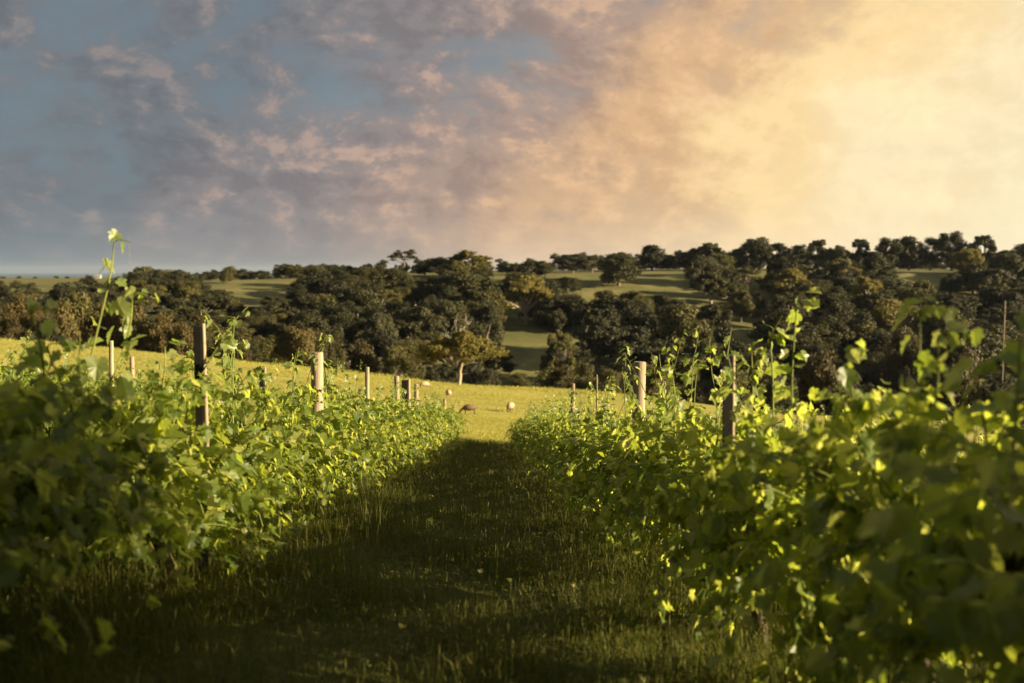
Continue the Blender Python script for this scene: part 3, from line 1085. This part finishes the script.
# ------------------------------------------------------------------ sheep
def sheep(px, py, length, heading, fleece_col, lab, grazing=True):
    x, d = on_ground(px, py, 40, 189)
    z = hz(x, d)
    t = thing('sheep', lab, 'sheep', (x, d, z), 'sheep grazing on the meadow')
    t.rotation_euler = (0, 0, heading)
    k = length
    bm_v = [(-0.45, 0, 0.52), (-0.15, 0, 0.55), (0.2, 0, 0.55), (0.42, 0, 0.54), (0.60, 0, 0.42 if grazing else 0.72),
            (0.72, 0, 0.22 if grazing else 0.84), (0.80, 0, 0.08 if grazing else 0.80), (-0.54, 0, 0.44)]
    bm_r = [0.15, 0.2, 0.2, 0.16, 0.09, 0.085, 0.05, 0.05]
    e = [(0, 1), (1, 2), (2, 3), (3, 4), (4, 5), (5, 6), (0, 7)]
    for sx, base in ((-0.38, 0), (0.32, 3)):
        for sy in (-0.13, 0.13):
            i = len(bm_v)
            bm_v += [(sx, sy, 0.40), (sx - 0.03, sy, 0.22), (sx, sy, 0.0)]
            bm_r += [0.085, 0.045, 0.035]
            e += [(base, i), (i, i + 1), (i + 1, i + 2)]
    for sy in (-0.11, 0.11):
        i = len(bm_v)
        hx, hz_ = (0.69, 0.27) if grazing else (0.66, 0.86)
        bm_v.append((hx, sy * 1.25, hz_))
        bm_r.append(0.025)
        e.append((5, i))
    me = bpy.data.meshes.new('body')
    me.from_pydata([tuple(c * k for c in v) for v in bm_v], e, [])
    o = bpy.data.objects.new('body', me)
    C.objects.link(o)
    o.modifiers.new('skin', 'SKIN')
    for i, r in enumerate(bm_r):
        me.skin_vertices[0].data[i].radius = (r * k, r * k)
    me.skin_vertices[0].data[1].use_root = True
    sub = o.modifiers.new('sub', 'SUBSURF')
    sub.levels = sub.render_levels = 1
    dg = bpy.context.evaluated_depsgraph_get()
    nm = bpy.data.meshes.new_from_object(o.evaluated_get(dg))
    o.modifiers.clear()
    o.data = nm
    nm.materials.clear()
    nm.materials.append(plain_mat('sheep_face', tuple(c * 0.6 for c in fleece_col)))
    o.parent = t
    mb = MB()
    n, m = 18, 12
    V = []
    for i in range(m + 1):
        for j in range(n):
            th, ph = math.pi * i / m, 2 * math.pi * j / n
            p = Vector((math.cos(th), math.sin(th) * math.cos(ph), math.sin(th) * math.sin(ph)))
            q = 1 + 0.10 * mnoise.noise(p * 5.0) + 0.05 * mnoise.noise(p * 12.0)
            V.append((p.x * 0.52 * q * k, p.y * 0.27 * q * k, (0.54 + p.z * 0.25 * q) * k))
    Fc = [(i * n + j, i * n + (j + 1) % n, (i + 1) * n + (j + 1) % n, (i + 1) * n + j) for i in range(m) for j in range(n)]
    mb.add(V, Fc, 0, True)
    mb.build('fleece', plain_mat('sheep_fleece', fleece_col, 0.95), t)


CREAM, BROWN = (0.36, 0.26, 0.165), (0.13, 0.085, 0.055)
sheep(510.5, 413.5, 0.95, RAD(75), CREAM, 'cream sheep seen end-on right of the middle of the meadow gap')
sheep(469, 415, 0.82, RAD(180), BROWN, 'dark brown sheep grazing on the meadow just past the left vine row')
sheep(448, 399, 0.9, RAD(100), CREAM, 'cream sheep on the meadow above the end of the left vine row')
sheep(424, 389, 1.0, RAD(20), CREAM, 'cream sheep far off on the meadow right of a thick post')

# ------------------------------------------------------------------ vines
half = [(0.0, 0.02), (0.16, -0.12), (0.34, -0.06), (0.50, 0.12), (0.40, 0.26), (0.54, 0.46), (0.50, 0.60), (0.30, 0.56), (0.26, 0.74), (0.15, 0.84), (0.0, 1.02)]
outl = half + [(-a, b) for a, b in half[-2:0:-1]]
LEAF = [(0, 0.36, -0.015)] + [(a, b, 0.30 * abs(a) - 0.28 * max(0, b - 0.3) ** 2 + 0.03 * math.sin(9 * b + 4 * a)) for a, b in outl]
LEAF_F = [(0, i + 1, (i + 1) % len(outl) + 1) for i in range(len(outl))]


def shoot_path(start, d0, L, rg, droop, steps=9):
    p, d = np.array(start, float), unit(np.array(d0, float))
    pts = [tuple(p)]
    for i in range(steps):
        t = (i + 1) / steps
        d = unit(d + np.array([0, 0, -droop * t]) + rg.normal(size=3) * 0.09)
        p = p + d * L / steps
        pts.append(tuple(p))
    return pts


def leaves_along(pts, rg, n, s0, s1, axis_x=0.0, hang=0.55, t0=0.05):
    P = np.array(pts)
    t = np.sort(rg.uniform(t0, 1.0, n))
    seg = np.minimum((t * (len(P) - 1)).astype(int), len(P) - 2)
    f = t * (len(P) - 1) - seg
    pos = P[seg] * (1 - f)[:, None] + P[seg + 1] * f[:, None]
    size = (s0 + (s1 - s0) * t ** 1.5) * rg.uniform(0.5, 1.35, n)
    out = np.stack([np.sign(pos[:, 0] - axis_x + rg.normal(size=n) * 0.12) * 1.0, rg.normal(size=n) * 0.5, np.full(n, 0.25)], -1)
    out = unit(out + rg.normal(size=(n, 3)) * 0.5)
    pos = pos + out * (size * rg.uniform(0.3, 0.9, n))[:, None]      # petiole
    nrm = unit(out * 0.8 + np.array([0, 0, 0.28]) + rg.normal(size=(n, 3)) * 0.55)
    tip = out * 0.6 + np.array([0, 0, -hang]) + rg.normal(size=(n, 3)) * 0.4
    return pos, nrm, tip, size


SPAN = 1.75


def make_vine(seed, nshoot=56, per=19, tall=5):
    """meshes of one vine: trunk, foliage and its upright shoots"""
    rg = np.random.default_rng(seed)
    tr, fo = MB(), MB()
    r = random.Random(seed)
    tp = [(0, 0, -0.1), (0.02, 0.01, 0.1), (-0.025 + rg.normal() * 0.01, 0.02, 0.3), (0.02, -0.02, 0.5), (0, 0, 0.68)]
    tr.tube(tp, [0.045, 0.038, 0.032, 0.034, 0.038], 9, 0, wob=0.15, rng=r)
    for s in (-1, 1):
        pts = [(0, 0, 0.66)] + [(rg.normal() * 0.015, s * SPAN * 0.5 * q, 0.70 + rg.normal() * 0.015) for q in (0.25, 0.5, 0.75, 1.0)]
        tr.tube(pts, [0.032, 0.026, 0.022, 0.02, 0.016], 7, 0, wob=0.15, rng=r)
    A = []
    for i in range(nshoot):
        y0 = -SPAN / 2 + SPAN * (i + rg.uniform(0, 1)) / nshoot
        side = rg.choice([-1, 1])
        a = rg.uniform(0.05, 1.45)
        L = rg.uniform(0.45, 0.85) if a < 0.9 else rg.uniform(0.5, 1.0)
        d0 = (side * math.sin(a), rg.normal() * 0.3, math.cos(a))
        pts = shoot_path((0, y0, rg.uniform(0.5, 0.76)), d0, L, rg, rg.uniform(0.02, 0.42) if a < 0.6 else rg.uniform(0.2, 0.75))
        P = np.array(pts)
        P[:, 2] = np.where(P[:, 2] > 1.0, 1.0 + (P[:, 2] - 1.0) * 0.5, P[:, 2])
        P[:, 2] = np.maximum(P[:, 2], 0.12 + 0.03 * rg.random())
        pts = [tuple(q) for q in P]
        fo.tube(pts, list(np.linspace(0.0045, 0.0018, len(pts))), 5, 1, cap=False)
        A.append(leaves_along(pts, rg, per, 0.100, 0.042))
    for i in range(36):       # low laterals that hang down as a skirt
        y0 = SPAN * rg.uniform(-0.5, 0.5)
        side = rg.choice([-1, 1])
        pts = shoot_path((0, y0, rg.uniform(0.32, 0.62)), (side, rg.normal() * 0.4, rg.uniform(-0.3, 0.4)), rg.uniform(0.3, 0.62), rg, rg.uniform(0.1, 0.5))
        P = np.array(pts)
        P[:, 2] = np.maximum(P[:, 2], 0.10 + 0.05 * rg.random())
        pts = [tuple(q) for q in P]
        fo.tube(pts, list(np.linspace(0.004, 0.0018, len(pts))), 5, 1, cap=False)
        A.append(leaves_along(pts, rg, 16, 0.10, 0.045))
    pos, nrm, tip, size = (np.concatenate(z) for z in zip(*A))
    V, Fc = scatter(LEAF, LEAF_F, pos, nrm, tip, size)
    fo.add(V, Fc, 0)
    sh = []
    for i in range(tall):
        mb = MB()
        y0 = rg.uniform(-0.45, 0.45) * SPAN
        a = rg.normal() * 0.16
        L = rg.uniform(0.62, 0.98)
        pts = shoot_path((rg.normal() * 0.08, y0, 0.72), (a, rg.normal() * 0.14, 1), L, rg, rg.uniform(0, 0.05), 10)
        mb.tube(pts, list(np.linspace(0.0055, 0.0022, len(pts))), 6, 1)
        V, Fc = scatter(LEAF, LEAF_F, *leaves_along(pts, rg, 15, 0.085, 0.036, t0=0.35))
        mb.add(V, Fc, 0)
        # curled tendrils near the tip
        for q in range(2):
            b = np.array(pts[-2 - q])
            d = unit(np.array([rg.normal(), rg.normal(), 0.6]))
            tpts = [tuple(b + d * 0.1 * u + np.array([0.012 * math.sin(9 * u), 0.012 * math.cos(9 * u), -0.03 * u * u])) for u in np.linspace(0, 1, 7)]
            mb.tube(tpts, [0.0016] * 7, 4, 1, cap=False)
        sh.append(mb.mesh('shoot', [M_tip, M_shoot]))
    return tr.mesh('trunk', [M_vinebark]), fo.mesh('foliage', [M_vine, M_shoot]), sh


VINES = [make_vine(200 + i) for i in range(7)]
TILT = Matrix.Rotation(math.atan(-0.147), 4, 'X')
ORD = ('first second third fourth fifth sixth seventh eighth ninth tenth eleventh twelfth thirteenth fourteenth fifteenth sixteenth '
       'seventeenth eighteenth nineteenth twentieth twenty-first twenty-second twenty-third twenty-fourth').split()


def vine(x, y, label, group, k, h=1.0, nsh=4):
    tm, fm, sh = VINES[k % len(VINES)]
    t = thing('grapevine', label, 'grapevine', (x, y, hz(x, y)), group)
    rot = TILT @ Matrix.Rotation(math.pi if rng.random() < 0.5 else 0.0, 4, 'Z')
    t.rotation_euler = rot.to_euler()
    t.scale = (rng.uniform(0.92, 1.1), 1.02, h * rng.uniform(0.95, 1.06))
    for n_, me in [('trunk', tm), ('foliage', fm)] + [('shoot', m) for m in sh[:nsh]]:
        o = bpy.data.objects.new(n_, me)
        C.objects.link(o)
        o.parent = t


ROWS = [
    (-1.72, 0.6, 38.2, 'left row beside the grass aisle', 'left aisle row'),
    (1.36, 0.4, 36.5, 'right row beside the grass aisle', 'right aisle row'),
    (-4.78, 8.0, 38.5, 'second row left of the aisle', 'second left row'),
    (4.42, -4.0, 36.5, 'second row right of the aisle', 'second right row'),
    (-7.84, 13.0, 38.5, 'third row left of the aisle', 'third left row'),
    (7.48, -5.5, 36.0, 'third row right of the aisle', 'third right row'),
]
vk = 0
for X, y0, y1, words_, grp in ROWS:
    n = int((y1 - y0) / SPAN)
    for i in range(n):
        y = y0 + SPAN * (i + 0.5)
        vk += 1
        lab = f'{ORD[i]} grapevine from the near end of the {words_}'
        vine(X + rng.uniform(-0.05, 0.05), y, lab, f'grapevines in the {grp}', rng.randrange(7), 0.88 if -2 < X < 0 and y < 6.5 else 1.06 if 0 < X < 2 and y < 9 else 1.0, 0 if y < (3.6 if X > 0 else 4.0) else (2 if X < 0 else 4) if y < 5.5 else (3 if X < 0 else 5))


# tall single shoots that stand out in the photograph belong to their vines: extra shoots on the vine below them
def extra_shoot(px, top, X, seed, lean=0.0, leafy=14, s0=0.09):
    """an upright shoot on the row at X, its tip at the given pixel"""
    y = X * F / (F * math.tan(math.atan((px - 512) / F) + RAD(YAW)))
    best = min((o for o in C.objects if o.name.startswith('grapevine') and abs(o.location.x - X) < 0.4), key=lambda o: abs(o.location.y - y))
    z = hz(X, y)
    H = -(top - HOR) / F * y - z
    rg = np.random.default_rng(seed)
    mb = MB()
    n = 12
    pts = []
    for i in range(n + 1):
        t = i / n
        pts.append((lean * (1 - t) ** 1.3 * 0.6 + 0.02 * math.sin(5 * t + seed), 0.03 * math.sin(4 * t + seed), 0.7 + (H - 0.7) * t))
    hook = np.array(pts[-1])
    for q in range(3):
        hook = hook + np.array([0.02 + 0.006 * q, 0, 0.012 - 0.012 * q])
        pts.append(tuple(hook))
    mb.tube(pts, list(np.linspace(0.0065, 0.0025, len(pts))), 7, 1)
    V, Fc = scatter(LEAF, LEAF_F, *leaves_along(pts, rg, leafy + 6, s0, 0.042, t0=0.3))
    mb.add(V, Fc, 0)
    o = mb.build('shoot', [M_tip, M_shoot], best)
    inv = (Matrix.Translation(best.location) @ best.rotation_euler.to_matrix().to_4x4() @ Matrix.Diagonal((*best.scale, 1))).inverted()
    o.matrix_local = inv @ Matrix.Translation((X, y, z))


for args in [(112, 243, -1.72, 3, -0.25, 8), (130, 296, -1.72, 4, -0.35, 10), (35, 312, -1.72, 5, 0.0, 10), (55, 345, -1.72, 6, 0.1, 12),
             (795, 303, 1.36, 8, 0.05, 16), (918, 312, 1.36, 9, 0.03, 16), (770, 338, 1.36, 10, 0.1, 10), (755, 352, 1.36, 11, -0.1, 10),
             (662, 350, 1.36, 12, 0.2, 9), (700, 368, 1.36, 13, -0.1, 9), (626, 352, 1.36, 14, 0.05, 7), (1018, 322, 1.36, 15, 0.05, 14),
             (940, 338, 1.36, 16, -0.1, 12), (985, 372, 1.36, 17, 0.1, 12), (855, 352, 1.36, 18, 0.1, 10), (324, 338, -1.72, 19, 0.05, 8), (296, 352, -1.72, 20, -0.1, 8),
             (232, 345, -1.72, 21, 0.1, 9), (160, 345, -1.72, 22, 0.1, 10)]:
    extra_shoot(*args)


# ------------------------------------------------------------------ posts
def post(px, top, X, r, mat, lab, steel=False, shape='round'):
    y = X / math.tan(math.atan((px - 512) / F) + RAD(YAW))
    z = hz(X, y)
    H = -(top - HOR) / F * y - z
    t = thing('vineyard_post' if not steel else 'steel_stake', lab, 'post', (X, y, z), 'trellis posts')
    mb = MB()
    if steel:      # star picket: three fins
        for a in (0.4, 2.5, 4.6):
            rot = Matrix.Rotation(a, 3, 'Z')
            mb.box(rot @ Vector((r * 0.5, 0, 0)) + Vector((0, 0, H / 2 - 0.2)), (r, 0.007, H + 0.4), 0, rot)
        mb.build('shaft', M_steel, t)
        return
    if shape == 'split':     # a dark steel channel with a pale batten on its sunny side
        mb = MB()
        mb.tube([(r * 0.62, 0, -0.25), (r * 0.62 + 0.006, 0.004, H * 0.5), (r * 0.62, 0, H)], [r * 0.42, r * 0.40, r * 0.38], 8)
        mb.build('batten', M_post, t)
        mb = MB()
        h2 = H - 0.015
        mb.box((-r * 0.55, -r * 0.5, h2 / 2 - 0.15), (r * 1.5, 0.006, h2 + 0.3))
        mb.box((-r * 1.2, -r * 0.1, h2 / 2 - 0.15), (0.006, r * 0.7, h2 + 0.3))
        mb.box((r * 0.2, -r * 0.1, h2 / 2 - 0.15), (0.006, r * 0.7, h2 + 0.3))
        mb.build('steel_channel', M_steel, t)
        return
    n = 14
    rr = random.Random(int(px))
    pts, rad = [], []
    for i in range(7):
        q = i / 6
        pts.append((0.012 * math.sin(3 * q + px), 0.01 * math.cos(4 * q + px), -0.25 + (H + 0.25 - 0.012) * q))
        rad.append(r * (1.06 - 0.08 * q))
    pts.append((pts[-1][0], pts[-1][1], H))
    rad.append(r * 0.88)
    mb.tube(pts, rad, n, 0, wob=0.035, rng=rr)
    mb.build('shaft', mat, t)
    # wire staples and a strand stub at two heights
    for hh in (0.72, 1.05):
        if hh < H - 0.1:
            sb = MB()
            sb.box((0, -r * 1.02, hh), (0.03, 0.012, 0.012))
            sb.build('staple', M_steel, t)


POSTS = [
    (200, 323, -1.52, 0.025, 'split', 'split timber post with a dark steel channel in the left aisle row'),
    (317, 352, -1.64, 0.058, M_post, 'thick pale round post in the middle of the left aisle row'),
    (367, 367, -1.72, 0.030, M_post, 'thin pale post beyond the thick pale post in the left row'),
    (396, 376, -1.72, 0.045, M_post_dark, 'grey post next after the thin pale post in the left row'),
    (406, 379, -1.72, 0.075, 'split', 'stout steel-and-timber post near the far end of the left row'),
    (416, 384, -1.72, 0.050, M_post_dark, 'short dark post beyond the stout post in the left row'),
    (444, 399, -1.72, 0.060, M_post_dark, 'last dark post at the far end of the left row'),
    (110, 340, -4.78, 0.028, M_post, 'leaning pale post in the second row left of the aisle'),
    (262, 367, -4.78, 0.060, 'split', 'steel-and-timber post in the second left row before the bronze trees'),
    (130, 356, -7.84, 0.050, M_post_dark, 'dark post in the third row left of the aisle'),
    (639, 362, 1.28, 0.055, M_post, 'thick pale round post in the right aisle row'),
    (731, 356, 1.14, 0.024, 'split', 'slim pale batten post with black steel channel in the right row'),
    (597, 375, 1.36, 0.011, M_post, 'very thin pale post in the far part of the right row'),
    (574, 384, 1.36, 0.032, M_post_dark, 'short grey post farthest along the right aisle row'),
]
for p in POSTS:
    post(*p[:4], p[4], p[5], shape='split' if p[4] == 'split' else 'round')


# ------------------------------------------------------------------ grass
def blades(mb, x, y, h, w, rg, lean=0.35, mat=0):
    n = len(x)
    z = height(x, y)
    a = rg.uniform(0, 6.283, n)
    ln = np.abs(rg.normal(size=n)) * lean * h
    dx, dy = np.cos(a) * ln, np.sin(a) * ln
    b = a + math.pi / 2 + rg.normal(size=n) * 0.6
    wx, wy = np.cos(b) * w, np.sin(b) * w
    base = np.stack([x, y, z - 0.01], -1)
    wv = np.stack([wx, wy, np.zeros(n)], -1)
    m1 = base + np.stack([dx * 0.3, dy * 0.3, h * 0.55], -1)
    m2 = base + np.stack([dx, dy, h * np.maximum(0.45, 1 - 0.5 * ln / h)], -1)
    V = np.stack([base - wv, base + wv, m1 + wv * 0.75, m1 - wv * 0.75, m2], 1).reshape(-1, 3)
    o = np.arange(n)[:, None] * 5
    mb.add(V, o + np.array([[0, 1, 2, 3]]), mat)
    # the tips share the quads' vertices
    mb.f.append(o + np.array([[3, 2, 4]]) + (mb.nv - len(V)))
    mb.m.append(mat)
    mb.sm.append(False)


def pnoise(x, y, s):
    return 0.5 + 0.25 * (np.sin(x * 2.1 * s + 1.7 * np.sin(y * 1.3 * s)) + np.sin(y * 1.7 * s + 2.1 * np.sin(x * 0.9 * s + 1)))


def aisle_grass():
    mb = MB()
    rg = np.random.default_rng(5)
    zones = [(-2.7, 2.4, 0.9, 5, 2800, 0.0017, 1.0), (-2.7, 2.4, 5, 11, 1900, 0.0022, 1.0), (-2.6, 2.3, 11, 22, 700, 0.0036, 0.95), (-2.6, 2.3, 22, 39.5, 340, 0.0065, 0.9),
             (-8.5, -2.6, 8, 39, 70, 0.008, 0.9), (2.3, 8.2, 5, 38, 70, 0.008, 0.9)]
    for xa, xb, ya, yb, dn, w, k in zones:
        n = int((xb - xa) * (yb - ya) * dn)
        x = rg.uniform(xa, xb, n)
        y = rg.uniform(ya, yb, n)
        q = pnoise(x, y, 1.6) * pnoise(x + 3, y - 2, 4.3) * 2
        keep = rg.uniform(0, 1, n) < 0.35 + 0.75 * q
        x, y, q = x[keep], y[keep], q[keep]
        n = len(x)
        edge = np.clip((np.abs(x + 0.18) - 0.55) / 0.9, 0, 1)
        h = (0.08 + 0.11 * q + 0.06 * edge) * rg.uniform(0.4, 1.7, n) * k
        h = h * (1 - 0.5 * sstep(36.5, 39.5, y))
        blades(mb, x, y, h, w * rg.uniform(0.6, 1.5, n), rg, 0.85)
        # taller flowering stems
        m = n // 10
        xs = rg.uniform(xa, xb, m)
        ys = rg.uniform(ya, yb, m)
        blades(mb, xs, ys, rg.uniform(0.18, 0.48, m) * (1 - 0.6 * sstep(34, 39, ys)), np.full(m, w * 0.5), rg, 0.4)
    # clover and other small broad-leaved weeds low in the sward
    n = 26000
    y = 0.9 + 30 * rg.uniform(0, 1, n) ** 1.7
    x = rg.uniform(-2.7, 2.4, n)
    keep = pnoise(x + 9, y + 4, 2.3) > 0.42
    x, y = x[keep], y[keep]
    n = len(x)
    pos = np.stack([x, y, height(x, y) + rg.uniform(0.015, 0.10, n)], -1)
    V, Fc = scatter(CARD, CARD_F, pos, rg.normal(size=(n, 3)) * 0.45 + np.array([0, 0, 1]), rg.normal(size=(n, 3)), rg.uniform(0.012, 0.034, n) * (1 + y * 0.03))
    mb.add(V, Fc, 0)
    o = mb.build('grass', M_grass)
    tag(o, 'rough unmown grass growing in the shaded aisle between the vine rows', kind='stuff')
    mb = MB()
    for ya, yb, n, w, hh in ((38.5, 60, 36000, 0.012, 0.07), (60, 100, 40000, 0.022, 0.09), (100, 188, 36000, 0.04, 0.12)):
        y = rg.uniform(ya, yb, n)
        x = y * rg.uniform(-0.56, 0.16 if ya < 90 else 0.12, n)
        if ya < 60:
            far = rg.uniform(0, 1, n) < 0.6
            x = np.where(far, y * rg.uniform(-0.09, 0.08, n), x)
        q = pnoise(x, y, 0.35)
        blades(mb, x, y, hh * (0.4 + 0.9 * q) * rg.uniform(0.6, 1.4, n), w * rg.uniform(0.6, 1.4, n), rg, 0.5)
    # longer tussocks along the meadow's far margin and scattered about
    n = 9000
    x = rg.uniform(-115, 40, n)
    ed = 190 + 7 * np.sin(x * 0.035 + 0.6) + 4 * np.sin(x * 0.09)
    y = ed + rg.normal(size=n) * 2.2 - 1.5
    blades(mb, x, y, rg.uniform(0.15, 0.55, n) * (0.5 + pnoise(x, y, 0.3)), np.full(n, 0.05), rg, 0.4)
    tx, ty = rg.uniform(-60, 12, 130), rg.uniform(44, 170, 130)
    n = 130 * 26
    x = np.repeat(tx, 26) + rg.normal(size=n) * 0.28
    y = np.repeat(ty, 26) + rg.normal(size=n) * 0.28
    blades(mb, x, y, rg.uniform(0.12, 0.30, n), np.full(n, 0.022), rg, 0.6)
    o = mb.build('meadow_grass', M_mead)
    tag(o, 'short sunlit grazed grass of the meadow beyond the vines', kind='stuff')


aisle_grass()
